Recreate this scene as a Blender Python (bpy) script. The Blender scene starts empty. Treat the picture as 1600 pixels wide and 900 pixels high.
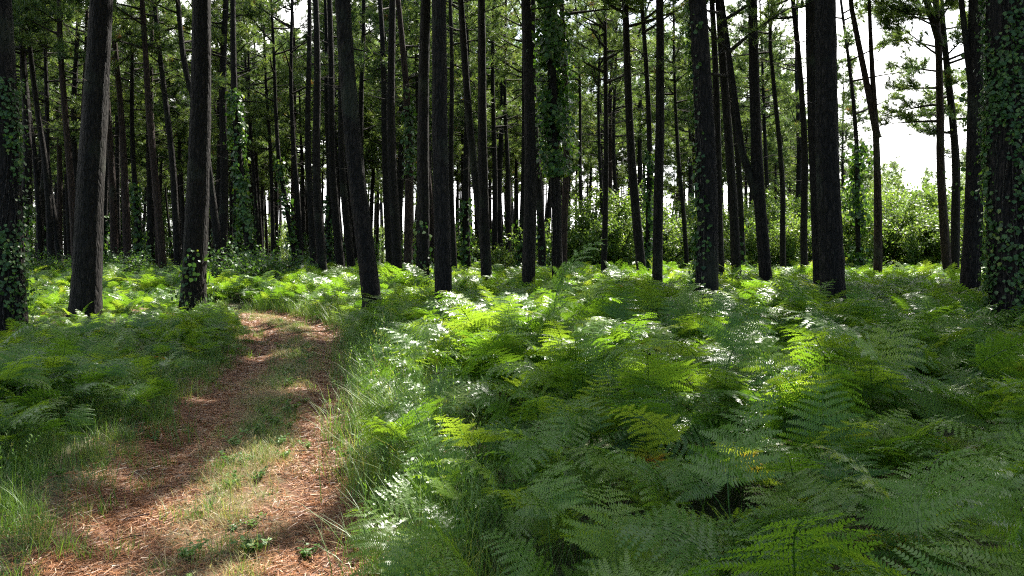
import bpy, math, random
import numpy as np
from mathutils import Vector

# ------------------------------------------------------------------ camera, sky, sun, exposure
S = bpy.context.scene
COL = S.collection
FPX, HOR, CH = 1150.0, 395.0, 1.55          # focal length in photo pixels, horizon row, eye height
cd = bpy.data.cameras.new('camera'); cam = bpy.data.objects.new('camera', cd); COL.objects.link(cam)
cd.sensor_width = 36; cd.lens = FPX / 1600 * 36; cd.shift_y = -(450 - HOR) / 1600
cd.clip_start = 0.05; cd.clip_end = 2000
cam.location = (0, 0, CH); cam.rotation_euler = (math.pi / 2, 0, 0)
S.camera = cam

AZ, EL = math.radians(27), math.radians(49)
SUN = np.array([math.sin(AZ) * math.cos(EL), math.cos(AZ) * math.cos(EL), math.sin(EL)])
W = bpy.data.worlds.new('World'); S.world = W; W.use_nodes = True
wt = W.node_tree; bg = wt.nodes['Background']; bg.inputs['Strength'].default_value = 0.1
sky = wt.nodes.new('ShaderNodeTexSky'); sky.sky_type = 'NISHITA'; sky.sun_disc = False
sky.sun_elevation = EL; sky.sun_rotation = AZ
tc = wt.nodes.new('ShaderNodeTexCoord')
cn = wt.nodes.new('ShaderNodeTexNoise'); cn.inputs['Scale'].default_value = 2.6; cn.inputs['Detail'].default_value = 7
cn.inputs['Roughness'].default_value = 0.55
wt.links.new(tc.outputs['Generated'], cn.inputs['Vector'])
cr = wt.nodes.new('ShaderNodeValToRGB'); cr.color_ramp.elements[0].position = 0.32; cr.color_ramp.elements[1].position = 0.52
wt.links.new(cn.outputs['Fac'], cr.inputs['Fac'])
cm = wt.nodes.new('ShaderNodeMix'); cm.data_type = 'RGBA'; cm.inputs[7].default_value = (10.2, 10.1, 10.0, 1)
sp_ = wt.nodes.new('ShaderNodeSeparateXYZ'); wt.links.new(tc.outputs['Generated'], sp_.inputs[0])
mr = wt.nodes.new('ShaderNodeMapRange'); mr.inputs['From Min'].default_value = -0.35; mr.inputs['From Max'].default_value = 0.35; mr.interpolation_type = 'SMOOTHSTEP'
wt.links.new(sp_.outputs['Y'], mr.inputs['Value'])      # the bank of bright cloud stands in the half of the sky towards the sun
cx = wt.nodes.new('ShaderNodeMath'); cx.operation = 'MULTIPLY'; wt.links.new(cr.outputs['Color'], cx.inputs[0]); wt.links.new(mr.outputs[0], cx.inputs[1])
wt.links.new(cx.outputs[0], cm.inputs[0]); wt.links.new(sky.outputs[0], cm.inputs[6])
wt.links.new(cm.outputs[2], bg.inputs['Color'])
sl = bpy.data.lights.new('sun', 'SUN'); sl.energy = 5.0; sl.angle = math.radians(0.53); sl.color = (1, .955, .87)
so = bpy.data.objects.new('sun', sl); COL.objects.link(so); so.location = (20, 40, 60)
so.rotation_euler = Vector(SUN).to_track_quat('Z', 'Y').to_euler()
vs = S.view_settings; vs.view_transform = 'Standard'; vs.look = 'None'; vs.gamma = 1; vs.use_curve_mapping = False
vs.exposure = 1.9
S.render.engine = 'CYCLES'
c_ = S.cycles; c_.max_bounces = 6; c_.diffuse_bounces = 3; c_.glossy_bounces = 2; c_.transmission_bounces = 4
c_.transparent_max_bounces = 4; c_.sample_clamp_indirect = 4; c_.use_denoising = False; c_.filter_width = 1.2; c_.caustics_reflective = False; c_.caustics_refractive = False

# ------------------------------------------------------------------ helpers
def rng(seed): return np.random.RandomState(seed)
def PX(px, d): return (px - 800.0) / FPX * d
def PZ(py, d): return CH + (HOR - py) / FPX * d

def sn(x, y, seed=0, f=1.0):                  # cheap smooth noise in about -1..1
    r = rng(seed + 101); v = 0
    for k in range(6):
        a = r.rand() * 6.283; w = f * (0.7 + r.rand() * 1.5)
        v = v + np.sin(x * w * math.cos(a) + y * w * math.sin(a) + r.rand() * 6.283)
    return v / 3.2

def mesh(name, V, Fs, mat=None, smooth=False, fattr=None, uv=None):
    V = np.asarray(V, np.float32)
    if not isinstance(Fs, (list, tuple)): Fs = [Fs]
    Fs = [np.asarray(f, np.int32) for f in Fs if len(f)]
    me = bpy.data.meshes.new(name)
    me.vertices.add(len(V)); me.vertices.foreach_set('co', V.ravel())
    nl = sum(f.size for f in Fs); npoly = sum(len(f) for f in Fs)
    me.loops.add(nl); me.loops.foreach_set('vertex_index', np.concatenate([f.ravel() for f in Fs]))
    tot = np.concatenate([np.full(len(f), f.shape[1], np.int32) for f in Fs])
    st = np.concatenate([[0], np.cumsum(tot)[:-1]]).astype(np.int32)
    me.polygons.add(npoly); me.polygons.foreach_set('loop_start', st); me.polygons.foreach_set('loop_total', tot)
    if smooth: me.polygons.foreach_set('use_smooth', np.ones(npoly, bool))
    me.update(calc_edges=True)
    if fattr is not None:
        a = me.attributes.new('rnd', 'FLOAT', 'FACE'); a.data.foreach_set('value', np.asarray(fattr, np.float32))
    if uv is not None:
        l = me.uv_layers.new(name='UVMap'); idx = np.concatenate([f.ravel() for f in Fs])
        l.data.foreach_set('uv', np.asarray(uv, np.float32)[idx].ravel())
    if isinstance(mat, tuple):            # triangles take the first, quads the second
        for q in mat: me.materials.append(q)
        me.polygons.foreach_set('material_index', (tot == 4).astype(np.int32))
    elif mat: me.materials.append(mat)
    return me

def obj(name, me, parent=None, loc=None):
    o = bpy.data.objects.new(name, me); COL.objects.link(o)
    if parent: o.parent = parent
    if loc is not None: o.location = loc
    return o

def tag(o, label=None, cat=None, group=None, kind=None):
    if label: o['label'] = label
    if cat: o['category'] = cat
    if group: o['group'] = group
    if kind: o['kind'] = kind
    return o

def join(A, B):
    off = A.n; A.V += B.V
    for k, fl in B.F.items():
        A.F.setdefault(k, []).extend([f + off for f in fl]); A.A.setdefault(k, []).extend(B.A[k])
    A.n += B.n; return A

class MB:
    def __init__(s): s.V = []; s.F = {}; s.n = 0; s.A = {}
    def add(s, V, F, a=None):
        V = np.asarray(V).reshape(-1, 3); F = np.asarray(F)
        if not len(F): return
        k = F.shape[1]; s.V.append(V); s.F.setdefault(k, []).append(F + s.n); s.n += len(V)
        s.A.setdefault(k, []).append(np.full(len(F), .5) if a is None else a)
    def mesh(s, name, mat, smooth=False, attr=False):
        ks = sorted(s.F)
        Fs = [np.concatenate(s.F[k]) for k in ks]
        at = np.concatenate([np.concatenate(s.A[k]) for k in ks]) if attr else None
        return mesh(name, np.concatenate(s.V), Fs, mat, smooth, at)

def tube(P, R, sides=6, cap=True, wob=None):
    P = np.asarray(P, float); n = len(P); R = np.asarray(R, float)
    T = np.gradient(P, axis=0); T /= np.linalg.norm(T, axis=1)[:, None] + 1e-9
    ref = np.array([0, 0, 1.]) if abs(T[0, 2]) < .8 else np.array([1., 0, 0])
    A = np.cross(T, ref); A /= np.linalg.norm(A, axis=1)[:, None] + 1e-9
    B = np.cross(T, A)
    th = np.arange(sides) / sides * 2 * math.pi
    rr = R[:, None] * (np.ones(sides)[None] if wob is None else wob)
    V = P[:, None] + rr[..., None] * (A[:, None] * np.cos(th)[None, :, None] + B[:, None] * np.sin(th)[None, :, None])
    i = np.arange(n - 1)[:, None] * sides; j = np.arange(sides)[None]; j2 = (j + 1) % sides
    F = np.stack([i + j, i + j2, i + sides + j2, i + sides + j], -1).reshape(-1, 4)
    return V.reshape(-1, 3), F

def frames(D, r, roll=None):                  # rotation matrices whose z column is D
    D = D / (np.linalg.norm(D, axis=1)[:, None] + 1e-9); n = len(D)
    rv = r.randn(n, 3); A = np.cross(D, rv); A /= np.linalg.norm(A, axis=1)[:, None] + 1e-9
    return np.stack([A, np.cross(D, A), D], -1)

def stamp(mb, TV, TF, pos, Rm, sc, a=None):
    n = len(pos)
    if not n: return
    sc = np.broadcast_to(np.asarray(sc, float), (n,))
    V = np.einsum('nij,vj->nvi', Rm, TV) * sc[:, None, None] + pos[:, None]
    F = (TF[None] + (np.arange(n) * len(TV))[:, None, None]).reshape(-1, TF.shape[1])
    mb.add(V.reshape(-1, 3), F, None if a is None else np.repeat(a, len(TF)))

# ------------------------------------------------------------------ materials
def mat_new(name):
    m = bpy.data.materials.new(name); m.use_nodes = True; nt = m.node_tree
    return m, nt, nt.nodes['Principled BSDF'], nt.nodes['Material Output']
def N(nt, t, **kw):
    n = nt.nodes.new(t)
    for k, v in kw.items():
        if k in n.inputs.keys(): n.inputs[k].default_value = v
        else: setattr(n, k, v)
    return n
def ramp(nt, stops, src=None):
    n = nt.nodes.new('ShaderNodeValToRGB'); e = n.color_ramp.elements
    while len(e) < len(stops): e.new(0.5)
    for q, (p, c) in zip(e, stops): q.position = p; q.color = (*c, 1)
    if src is not None: nt.links.new(src, n.inputs['Fac'])
    return n

def leaf_mat(name, cols, rough=.45, spec=.5, trans=.35, tcol=None, src='face', nscale=None):
    m, nt, b, out = mat_new(name); L = nt.links
    if src == 'face':
        a = N(nt, 'ShaderNodeAttribute', attribute_name='rnd'); f = a.outputs['Fac']
    else:
        a = N(nt, 'ShaderNodeObjectInfo'); f = a.outputs['Random']
        if nscale:
            ge = N(nt, 'ShaderNodeTexCoord'); nz = N(nt, 'ShaderNodeTexNoise', Scale=nscale, Detail=2.0)
            L.new(ge.outputs['Object'], nz.inputs['Vector'])
            mm = N(nt, 'ShaderNodeMath', operation='MULTIPLY_ADD'); L.new(nz.outputs['Fac'], mm.inputs[0]); mm.inputs[1].default_value = .3
            fs = N(nt, 'ShaderNodeMath', operation='MULTIPLY'); L.new(f, fs.inputs[0]); fs.inputs[1].default_value = .96 if 'bracken' not in name else .955; L.new(fs.outputs[0], mm.inputs[2]); ms = N(nt, 'ShaderNodeMath', operation='SUBTRACT'); L.new(mm.outputs[0], ms.inputs[0]); ms.inputs[1].default_value = .15; f = ms.outputs[0]
    r = ramp(nt, cols, f)
    L.new(r.outputs['Color'], b.inputs['Base Color']); b.inputs['Roughness'].default_value = rough
    b.inputs['Specular IOR Level'].default_value = spec
    t = N(nt, 'ShaderNodeBsdfTranslucent')
    hs = N(nt, 'ShaderNodeMix', data_type='RGBA', blend_type='MULTIPLY'); hs.inputs[0].default_value = 1
    L.new(r.outputs['Color'], hs.inputs[6]); hs.inputs[7].default_value = (*(tcol or (1.6, 1.5, .7)), 1)
    L.new(hs.outputs[2], t.inputs['Color'])
    mx = N(nt, 'ShaderNodeMixShader'); mx.inputs[0].default_value = trans
    L.new(b.outputs[0], mx.inputs[1]); L.new(t.outputs[0], mx.inputs[2]); L.new(mx.outputs[0], out.inputs[0])
    return m

M = {}
M['needle'] = leaf_mat('pine_needles', [(0, (.035, .075, .028)), (.45, (.085, .135, .046)), (.8, (.13, .185, .06)), (.97, (.14, .18, .055)), (1, (.17, .1, .04))], .45, .5, .42, (2.0, 1.9, .9))
M['fern'] = leaf_mat('bracken_green', [(0, (.055, .135, .018)), (.4, (.09, .19, .024)), (.75, (.125, .22, .03)), (.93, (.15, .24, .04)), (.975, (.18, .23, .045)), (1, (.24, .1, .035))], .36, .5, .52, (1.9, 1.65, .65), 'obj', 5)
M['grass'] = leaf_mat('grass_blades', [(0, (.06, .14, .025)), (.55, (.11, .21, .035)), (.85, (.17, .26, .06)), (1, (.34, .32, .14))], .45, .5, .4, (1.6, 1.5, .7), 'obj', 9)
M['drygrass'] = leaf_mat('dry_grass', [(0, (.12, .17, .05)), (.35, (.27, .25, .1)), (1, (.45, .36, .2))], .55, .35, .3, (1.3, 1.2, .8), 'obj', 9)
M['ivy'] = leaf_mat('ivy_leaves', [(0, (.02, .055, .014)), (.6, (.045, .105, .022)), (.9, (.085, .16, .03)), (1, (.15, .2, .04))], .42, .4, .35, (1.8, 1.7, .6))
M['shrub'] = leaf_mat('shrub_leaves', [(0, (.06, .11, .03)), (.5, (.1, .17, .045)), (.9, (.17, .25, .06)), (1, (.24, .28, .08))], .5, .4, .45, (1.7, 1.6, .7))
M['shrubdark'] = leaf_mat('dark_shrub_leaves', [(0, (.03, .07, .02)), (.6, (.05, .11, .03)), (1, (.1, .17, .04))], .48, .4, .35, (1.7, 1.6, .6))
M['litter'] = leaf_mat('needle_litter', [(0, (.05, .025, .015)), (.4, (.19, .07, .022)), (.72, (.33, .14, .05)), (.93, (.48, .29, .15)), (1, (.58, .45, .32))], .5, .4, .08, (1.2, 1, .8))

def bark(name, c1, c2, c3, scale=1.0):
    m, nt, b, out = mat_new(name); L = nt.links
    tcn = N(nt, 'ShaderNodeTexCoord'); oi = N(nt, 'ShaderNodeObjectInfo')
    ad = N(nt, 'ShaderNodeVectorMath', operation='ADD'); L.new(tcn.outputs['Object'], ad.inputs[0])
    sc = N(nt, 'ShaderNodeVectorMath', operation='SCALE'); sc.inputs[0].default_value = (7, 3, 5); L.new(oi.outputs['Random'], sc.inputs['Scale']); L.new(sc.outputs[0], ad.inputs[1])
    mp = N(nt, 'ShaderNodeMapping'); mp.inputs['Scale'].default_value = (1, 1, .22); L.new(ad.outputs[0], mp.inputs['Vector'])
    nz = N(nt, 'ShaderNodeTexNoise', Scale=7 * scale, Detail=4.0); L.new(mp.outputs[0], nz.inputs['Vector'])
    dm = N(nt, 'ShaderNodeMix', data_type='VECTOR'); dm.inputs[0].default_value = .12
    L.new(mp.outputs[0], dm.inputs[4]); L.new(nz.outputs['Color'], dm.inputs[5])
    vo = N(nt, 'ShaderNodeTexVoronoi', Scale=17 * scale, feature='DISTANCE_TO_EDGE'); L.new(dm.outputs[1], vo.inputs['Vector'])
    vr = ramp(nt, [(0, (0, 0, 0)), (.22, (1, 1, 1))], vo.outputs['Distance'])
    fine = N(nt, 'ShaderNodeTexNoise', Scale=60 * scale, Detail=5.0); L.new(mp.outputs[0], fine.inputs['Vector'])
    big = N(nt, 'ShaderNodeTexNoise', Scale=1.3, Detail=3.0); L.new(ad.outputs[0], big.inputs['Vector'])
    r1 = ramp(nt, [(.3, c1), (.5, c2), (.72, c3)], fine.outputs['Fac'])
    mul = N(nt, 'ShaderNodeMix', data_type='RGBA', blend_type='MULTIPLY'); mul.inputs[0].default_value = .7
    L.new(r1.outputs['Color'], mul.inputs[6]); L.new(vr.outputs['Color'], mul.inputs[7])
    lich = ramp(nt, [(.58, (0, 0, 0)), (.7, (1, 1, 1))], big.outputs['Fac'])
    lm = N(nt, 'ShaderNodeMath', operation='MULTIPLY'); L.new(lich.outputs['Color'], lm.inputs[0]); lm.inputs[1].default_value = .35
    fl = N(nt, 'ShaderNodeMix', data_type='RGBA'); L.new(lm.outputs[0], fl.inputs[0]); L.new(mul.outputs[2], fl.inputs[6]); fl.inputs[7].default_value = (.05, .06, .036, 1)
    L.new(fl.outputs[2], b.inputs['Base Color']); b.inputs['Roughness'].default_value = .9; b.inputs['Specular IOR Level'].default_value = .25
    hm = N(nt, 'ShaderNodeMath', operation='MULTIPLY_ADD'); L.new(vr.outputs['Color'], hm.inputs[0]); hm.inputs[1].default_value = 1; L.new(fine.outputs['Fac'], hm.inputs[2])
    bp = N(nt, 'ShaderNodeBump', Strength=1.0, Distance=.03); L.new(hm.outputs[0], bp.inputs['Height']); L.new(bp.outputs[0], b.inputs['Normal'])
    return m
M['bark'] = bark('pine_bark', (.006, .0045, .0035), (.013, .0095, .0075), (.04, .031, .025))
M['barkred'] = bark('reddish_pine_bark', (.018, .01, .008), (.042, .023, .017), (.09, .06, .045))
M['twig'] = bark('grey_twig_bark', (.03, .024, .019), (.06, .05, .04), (.15, .13, .11), 2)

def ground_mat():
    m, nt, b, out = mat_new('forest_floor'); L = nt.links
    t = N(nt, 'ShaderNodeTexCoord')
    n1 = N(nt, 'ShaderNodeTexNoise', Scale=.6, Detail=6.0); n2 = N(nt, 'ShaderNodeTexNoise', Scale=40, Detail=6.0)
    L.new(t.outputs['Object'], n1.inputs['Vector']); L.new(t.outputs['Object'], n2.inputs['Vector'])
    a = ramp(nt, [(.3, (.04, .05, .018)), (.5, (.07, .075, .028)), (.7, (.12, .07, .035))], n1.outputs['Fac'])
    c = ramp(nt, [(.3, (.35, .35, .35)), (.7, (1.3, 1.3, 1.3))], n2.outputs['Fac'])
    mx = N(nt, 'ShaderNodeMix', data_type='RGBA', blend_type='MULTIPLY'); mx.inputs[0].default_value = 1
    L.new(a.outputs['Color'], mx.inputs[6]); L.new(c.outputs['Color'], mx.inputs[7]); L.new(mx.outputs[2], b.inputs['Base Color'])
    b.inputs['Roughness'].default_value = .95
    bp = N(nt, 'ShaderNodeBump', Strength=.8, Distance=.04); L.new(n2.outputs['Fac'], bp.inputs['Height']); L.new(bp.outputs[0], b.inputs['Normal'])
    return m
def path_mat():
    m, nt, b, out = mat_new('needle_covered_path'); L = nt.links
    t = N(nt, 'ShaderNodeTexCoord'); uv = N(nt, 'ShaderNodeUVMap')
    n1 = N(nt, 'ShaderNodeTexNoise', Scale=1.6, Detail=7.0, Roughness=.65); L.new(t.outputs['Object'], n1.inputs['Vector'])
    n2 = N(nt, 'ShaderNodeTexNoise', Scale=55, Detail=7.0, Roughness=.75); L.new(t.outputs['Object'], n2.inputs['Vector'])
    n3 = N(nt, 'ShaderNodeTexNoise', Scale=4.5, Detail=5.0); L.new(t.outputs['Object'], n3.inputs['Vector'])
    a = ramp(nt, [(.3, (.085, .03, .014)), (.48, (.17, .068, .03)), (.58, (.23, .12, .07)), (.7, (.3, .25, .21))], n1.outputs['Fac'])
    sx = N(nt, 'ShaderNodeSeparateXYZ'); L.new(uv.outputs[0], sx.inputs[0])
    mid = ramp(nt, [(.3, (0, 0, 0)), (.45, (1, 1, 1)), (.6, (1, 1, 1)), (.72, (0, 0, 0))], sx.outputs['X'])
    mm = N(nt, 'ShaderNodeMath', operation='MULTIPLY'); L.new(mid.outputs['Color'], mm.inputs[0])
    g = ramp(nt, [(.4, (0, 0, 0)), (.6, (.8, .8, .8))], n3.outputs['Fac']); L.new(g.outputs['Color'], mm.inputs[1])
    m1 = N(nt, 'ShaderNodeMix', data_type='RGBA'); L.new(mm.outputs[0], m1.inputs[0]); L.new(a.outputs['Color'], m1.inputs[6]); m1.inputs[7].default_value = (.2, .17, .08, 1)
    c = ramp(nt, [(.32, (.35, .33, .32)), (.5, (.9, .9, .9)), (.68, (1.5, 1.45, 1.4))], n2.outputs['Fac'])
    mx = N(nt, 'ShaderNodeMix', data_type='RGBA', blend_type='MULTIPLY'); mx.inputs[0].default_value = 1
    L.new(m1.outputs[2], mx.inputs[6]); L.new(c.outputs['Color'], mx.inputs[7]); L.new(mx.outputs[2], b.inputs['Base Color'])
    b.inputs['Roughness'].default_value = .9
    bp = N(nt, 'ShaderNodeBump', Strength=.9, Distance=.03); L.new(n2.outputs['Fac'], bp.inputs['Height']); L.new(bp.outputs[0], b.inputs['Normal'])
    return m
M['ground'] = ground_mat(); M['path'] = path_mat()

# ------------------------------------------------------------------ terrain and path
PY = np.array([-8, -3, 0, 2, 3.5, 4.7, 5.84, 7.2, 8.7, 10.3, 12.3, 14, 15.5, 17, 18.4, 19.6, 20.6, 21.4, 22.0])
PXc = np.array([-.3, -.75, -1.0, -1.2, -1.47, -1.8, -2.08, -2.4, -2.74, -3.08, -3.55, -4.1, -4.75, -5.55, -6.6, -8.1, -10.2, -13, -17])
PW = np.array([1.7, 1.7, 1.7, 1.8, 1.85, 1.8, 1.8, 1.8, 1.8, 1.85, 1.9, 1.95, 2.0, 2.0, 2.0, 2.0, 2.0, 2., 2.])
# dense centreline
tt = np.linspace(0, len(PY) - 1, 400); CL = np.stack([np.interp(tt, np.arange(len(PY)), PXc), np.interp(tt, np.arange(len(PY)), PY)], -1)
k_ = np.ones(15) / 15
CLp = np.pad(CL, ((7, 7), (0, 0)), 'edge'); CL = np.stack([np.convolve(CLp[:, i], k_, 'valid') for i in range(2)], -1)
CW = np.interp(tt, np.arange(len(PY)), PW)
CT = np.gradient(CL, axis=0); CT /= np.linalg.norm(CT, axis=1)[:, None]; CN = np.stack([CT[:, 1], -CT[:, 0]], -1)   # right-hand normal
def path_coord(X, Y):                          # signed distance to the centreline / half width there
    X = np.asarray(X, float).ravel(); Y = np.asarray(Y, float).ravel(); res = np.empty(len(X)); hw = np.empty(len(X))
    for i in range(0, len(X), 20000):
        dx = X[i:i+20000, None] - CL[None, :, 0]; dy = Y[i:i+20000, None] - CL[None, :, 1]
        j = np.argmin(dx * dx + dy * dy, 1); q = np.arange(len(j))
        s = np.sign(dx[q, j] * CN[j, 0] + dy[q, j] * CN[j, 1])
        res[i:i+20000] = s * np.sqrt(dx[q, j] ** 2 + dy[q, j] ** 2); hw[i:i+20000] = CW[j] / 2
    return res, hw
def gz0(X, Y): return 0.05 * sn(X, Y, 3, .35) + .014 * sn(X, Y, 4, 1.6)
def gz(X, Y):
    X = np.asarray(X, float); Y = np.asarray(Y, float); sh = X.shape
    s, hw = path_coord(X, Y); u = np.abs(s) / hw
    r = -.07 * np.exp(-((u - .62) / .25) ** 2) - .02 * np.exp(-(u / .8) ** 4) + .05 * np.exp(-((u - 1.35) / .3) ** 2)
    return gz0(X, Y) + r.reshape(sh)

gx = np.concatenate([[-500, -250, -120, -70], np.arange(-45, -12, 1.), np.arange(-12, 8, .16), np.arange(8, 45, 1.), [70, 120, 250, 500]])
gy = np.concatenate([[-300, -100, -40], np.arange(-20, -4, 1.), np.arange(-4, 24, .16), np.arange(24, 70, 1.), [90, 130, 200, 400, 900]])
GX, GY = np.meshgrid(gx, gy); nx, ny = len(gx), len(gy)
GZ = gz(GX, GY)
i_, j_ = np.meshgrid(np.arange(nx - 1), np.arange(ny - 1)); b_ = (j_ * nx + i_).ravel()
me = mesh('ground', np.stack([GX, GY, GZ], -1).reshape(-1, 3), np.stack([b_, b_ + 1, b_ + nx + 1, b_ + nx], -1), M['ground'], True)
tag(obj('ground', me), 'dark forest floor of soil and fallen needles under the bracken', 'ground', kind='structure')

us = np.linspace(-1.25, 1.25, 41)
pcx = CL[:, None, 0] + CN[:, None, 0] * us[None] * CW[:, None] / 2; pcy = CL[:, None, 1] + CN[:, None, 1] * us[None] * CW[:, None] / 2
edge = .98 + .12 * sn(pcx, pcy, 9, 4)
pz = gz(pcx, pcy) + .008 - np.clip((np.abs(us)[None] - edge) * .5, -.006, .1) + .006 * sn(pcx, pcy, 12, 14)
n1, n2 = pcx.shape; i_, j_ = np.meshgrid(np.arange(n2 - 1), np.arange(n1 - 1)); b_ = (j_ * n2 + i_).ravel()
uvp = np.stack([np.broadcast_to((us[None] + 1.25) / 2.5, pcx.shape), np.broadcast_to(np.linspace(0, 20, n1)[:, None], pcx.shape)], -1).reshape(-1, 2)
me = mesh('path', np.stack([pcx, pcy, pz], -1).reshape(-1, 3), np.stack([b_, b_ + 1, b_ + n2 + 1, b_ + n2], -1), M['path'], True, uv=uvp)
tag(obj('path', me), 'reddish needle-covered dirt track curving away to the left between bracken', 'path', kind='structure')

# ------------------------------------------------------------------ where sun reaches the floor
# (x, y, radius across, radius along, turn) of the openings in the canopy, measured where their light lands
OPEN = []
def opening(x, y, rx, ry, a=27, w=1.0): OPEN.append((x, y, rx, ry, math.radians(a), w))
def op_px(px, py, z, rx, ry, a=27, w=1.):
    d = FPX * (CH - z) / (py - HOR); opening(PX(px, d), d, rx, ry, a, w)
op_px(850, 500, .8, .75, 2.6, 8); op_px(930, 520, .8, .6, 1.2, 20); op_px(790, 475, .8, .8, 2.0, 10)
op_px(690, 560, .5, .6, 1.2, 0, .9); op_px(640, 640, .4, .5, .9, 0, .85); op_px(600, 720, .3, .45, .6, 0, .9)
op_px(1165, 500, .8, .6, 2.8, 17); op_px(1175, 570, .8, .4, .9, 17); op_px(1180, 460, .8, .7, 2.5, 17)
op_px(500, 690, 0, .55, .8, 30); op_px(480, 790, 0, .5, .45, 60); op_px(560, 830, 0, .4, .3, 60)
op_px(500, 600, 0, .28, .5, 50); op_px(470, 543, 0, 1.1, .4, 60); op_px(420, 520, 0, 1.3, .3, 60, .9); op_px(230, 830, 0, .3, .25, 60, .7)
op_px(330, 760, 0, .45, .3, 60, .7); op_px(420, 495, 0, 1.5, .5, 60, .8)
op_px(170, 470, .5, 5, 3.2, 90); op_px(90, 450, .6, 4, 5, 90); op_px(330, 455, .6, 3.5, 4, 90); op_px(640, 455, .7, 1.5, 2.5, 20, .9)
op_px(480, 450, .7, 2.5, 3, 20, .7); op_px(640, 600, .3, .7, 2.2, 5, 1.0); op_px(620, 760, .3, .45, .8, 0, .9); op_px(450, 740, 0, .6, .6, 50); op_px(260, 880, 0, .6, .35, 60); op_px(420, 860, 0, .5, .3, 70); op_px(80, 672, .5, .25, .2, 0)
op_px(1440, 427, .8, 7, 9, 27); op_px(1250, 428, .8, 3.5, 6, 27, 1); op_px(1000, 440, .8, 2, 3, 27, .8)
def litmap(X, Y):
    L = np.zeros(np.shape(X)); wx = .35 * sn(X, Y, 21, 1.6); wy = .35 * sn(X, Y, 22, 1.6)
    for (x, y, rx, ry, a, w) in OPEN:
        k = min(1, rx); dx = X - x + wx * k; dy = Y - y + wy * k; c, s = math.cos(a), math.sin(a)
        u = (dx * c - dy * s) / rx; v = (dx * s + dy * c) / ry
        L = np.maximum(L, w * np.clip((1.25 - np.sqrt(u * u + v * v)) / .35, 0, 1))
    far = np.clip((Y - 19) / 5, 0, 1) * (.45 + .5 * sn(X, Y, 23, .5))
    return np.maximum(L, far * .85)
def keep(P, r, strength=1.0):
    t = (P[:, 2] - .65) / SUN[2]; Q = P - t[:, None] * SUN[None]
    return r.rand(len(P)) > litmap(Q[:, 0], Q[:, 1]) * strength

_lg = np.meshgrid(np.arange(-30, 30, .2), np.arange(-20, 50, .2)); _LG = litmap(*_lg)
def litpt(p):
    t = (p[2] - .65) / SUN[2]; x = p[0] - t * SUN[0]; y = p[1] - t * SUN[1]
    i = int((x + 30) / .2); j = int((y + 20) / .2)
    return float(_LG[j, i]) if 0 <= i < _LG.shape[1] and 0 <= j < _LG.shape[0] else 0.
# ------------------------------------------------------------------ foliage elements
def tuft_template(r, n=34, L=.17, w=.009, spread=1.15):
    V = []; F = []
    for k in range(n):
        a = r.rand() * 6.283; pol = abs(r.normal(.75, .35)) * spread; s = r.uniform(0, .16)
        D = np.array([math.sin(pol) * math.cos(a), math.sin(pol) * math.sin(a), math.cos(pol)])
        side = np.cross(D, r.randn(3)); side /= np.linalg.norm(side); b = np.array([0, 0, s]); l = L * r.uniform(.7, 1.15)
        V += [b + side * w / 2, b - side * w / 2, b + D * l]; F.append([3 * k, 3 * k + 1, 3 * k + 2])
    return np.array(V), np.array(F)
rt = rng(5)
TUFT = [tuft_template(rt, 30, .2, .014) for _ in range(4)]
TUFT_NEAR = [tuft_template(rt, 36, .22, .03) for _ in range(4)]
TUFT_FAR = [tuft_template(rt, 28, .27, .022) for _ in range(4)]

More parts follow.
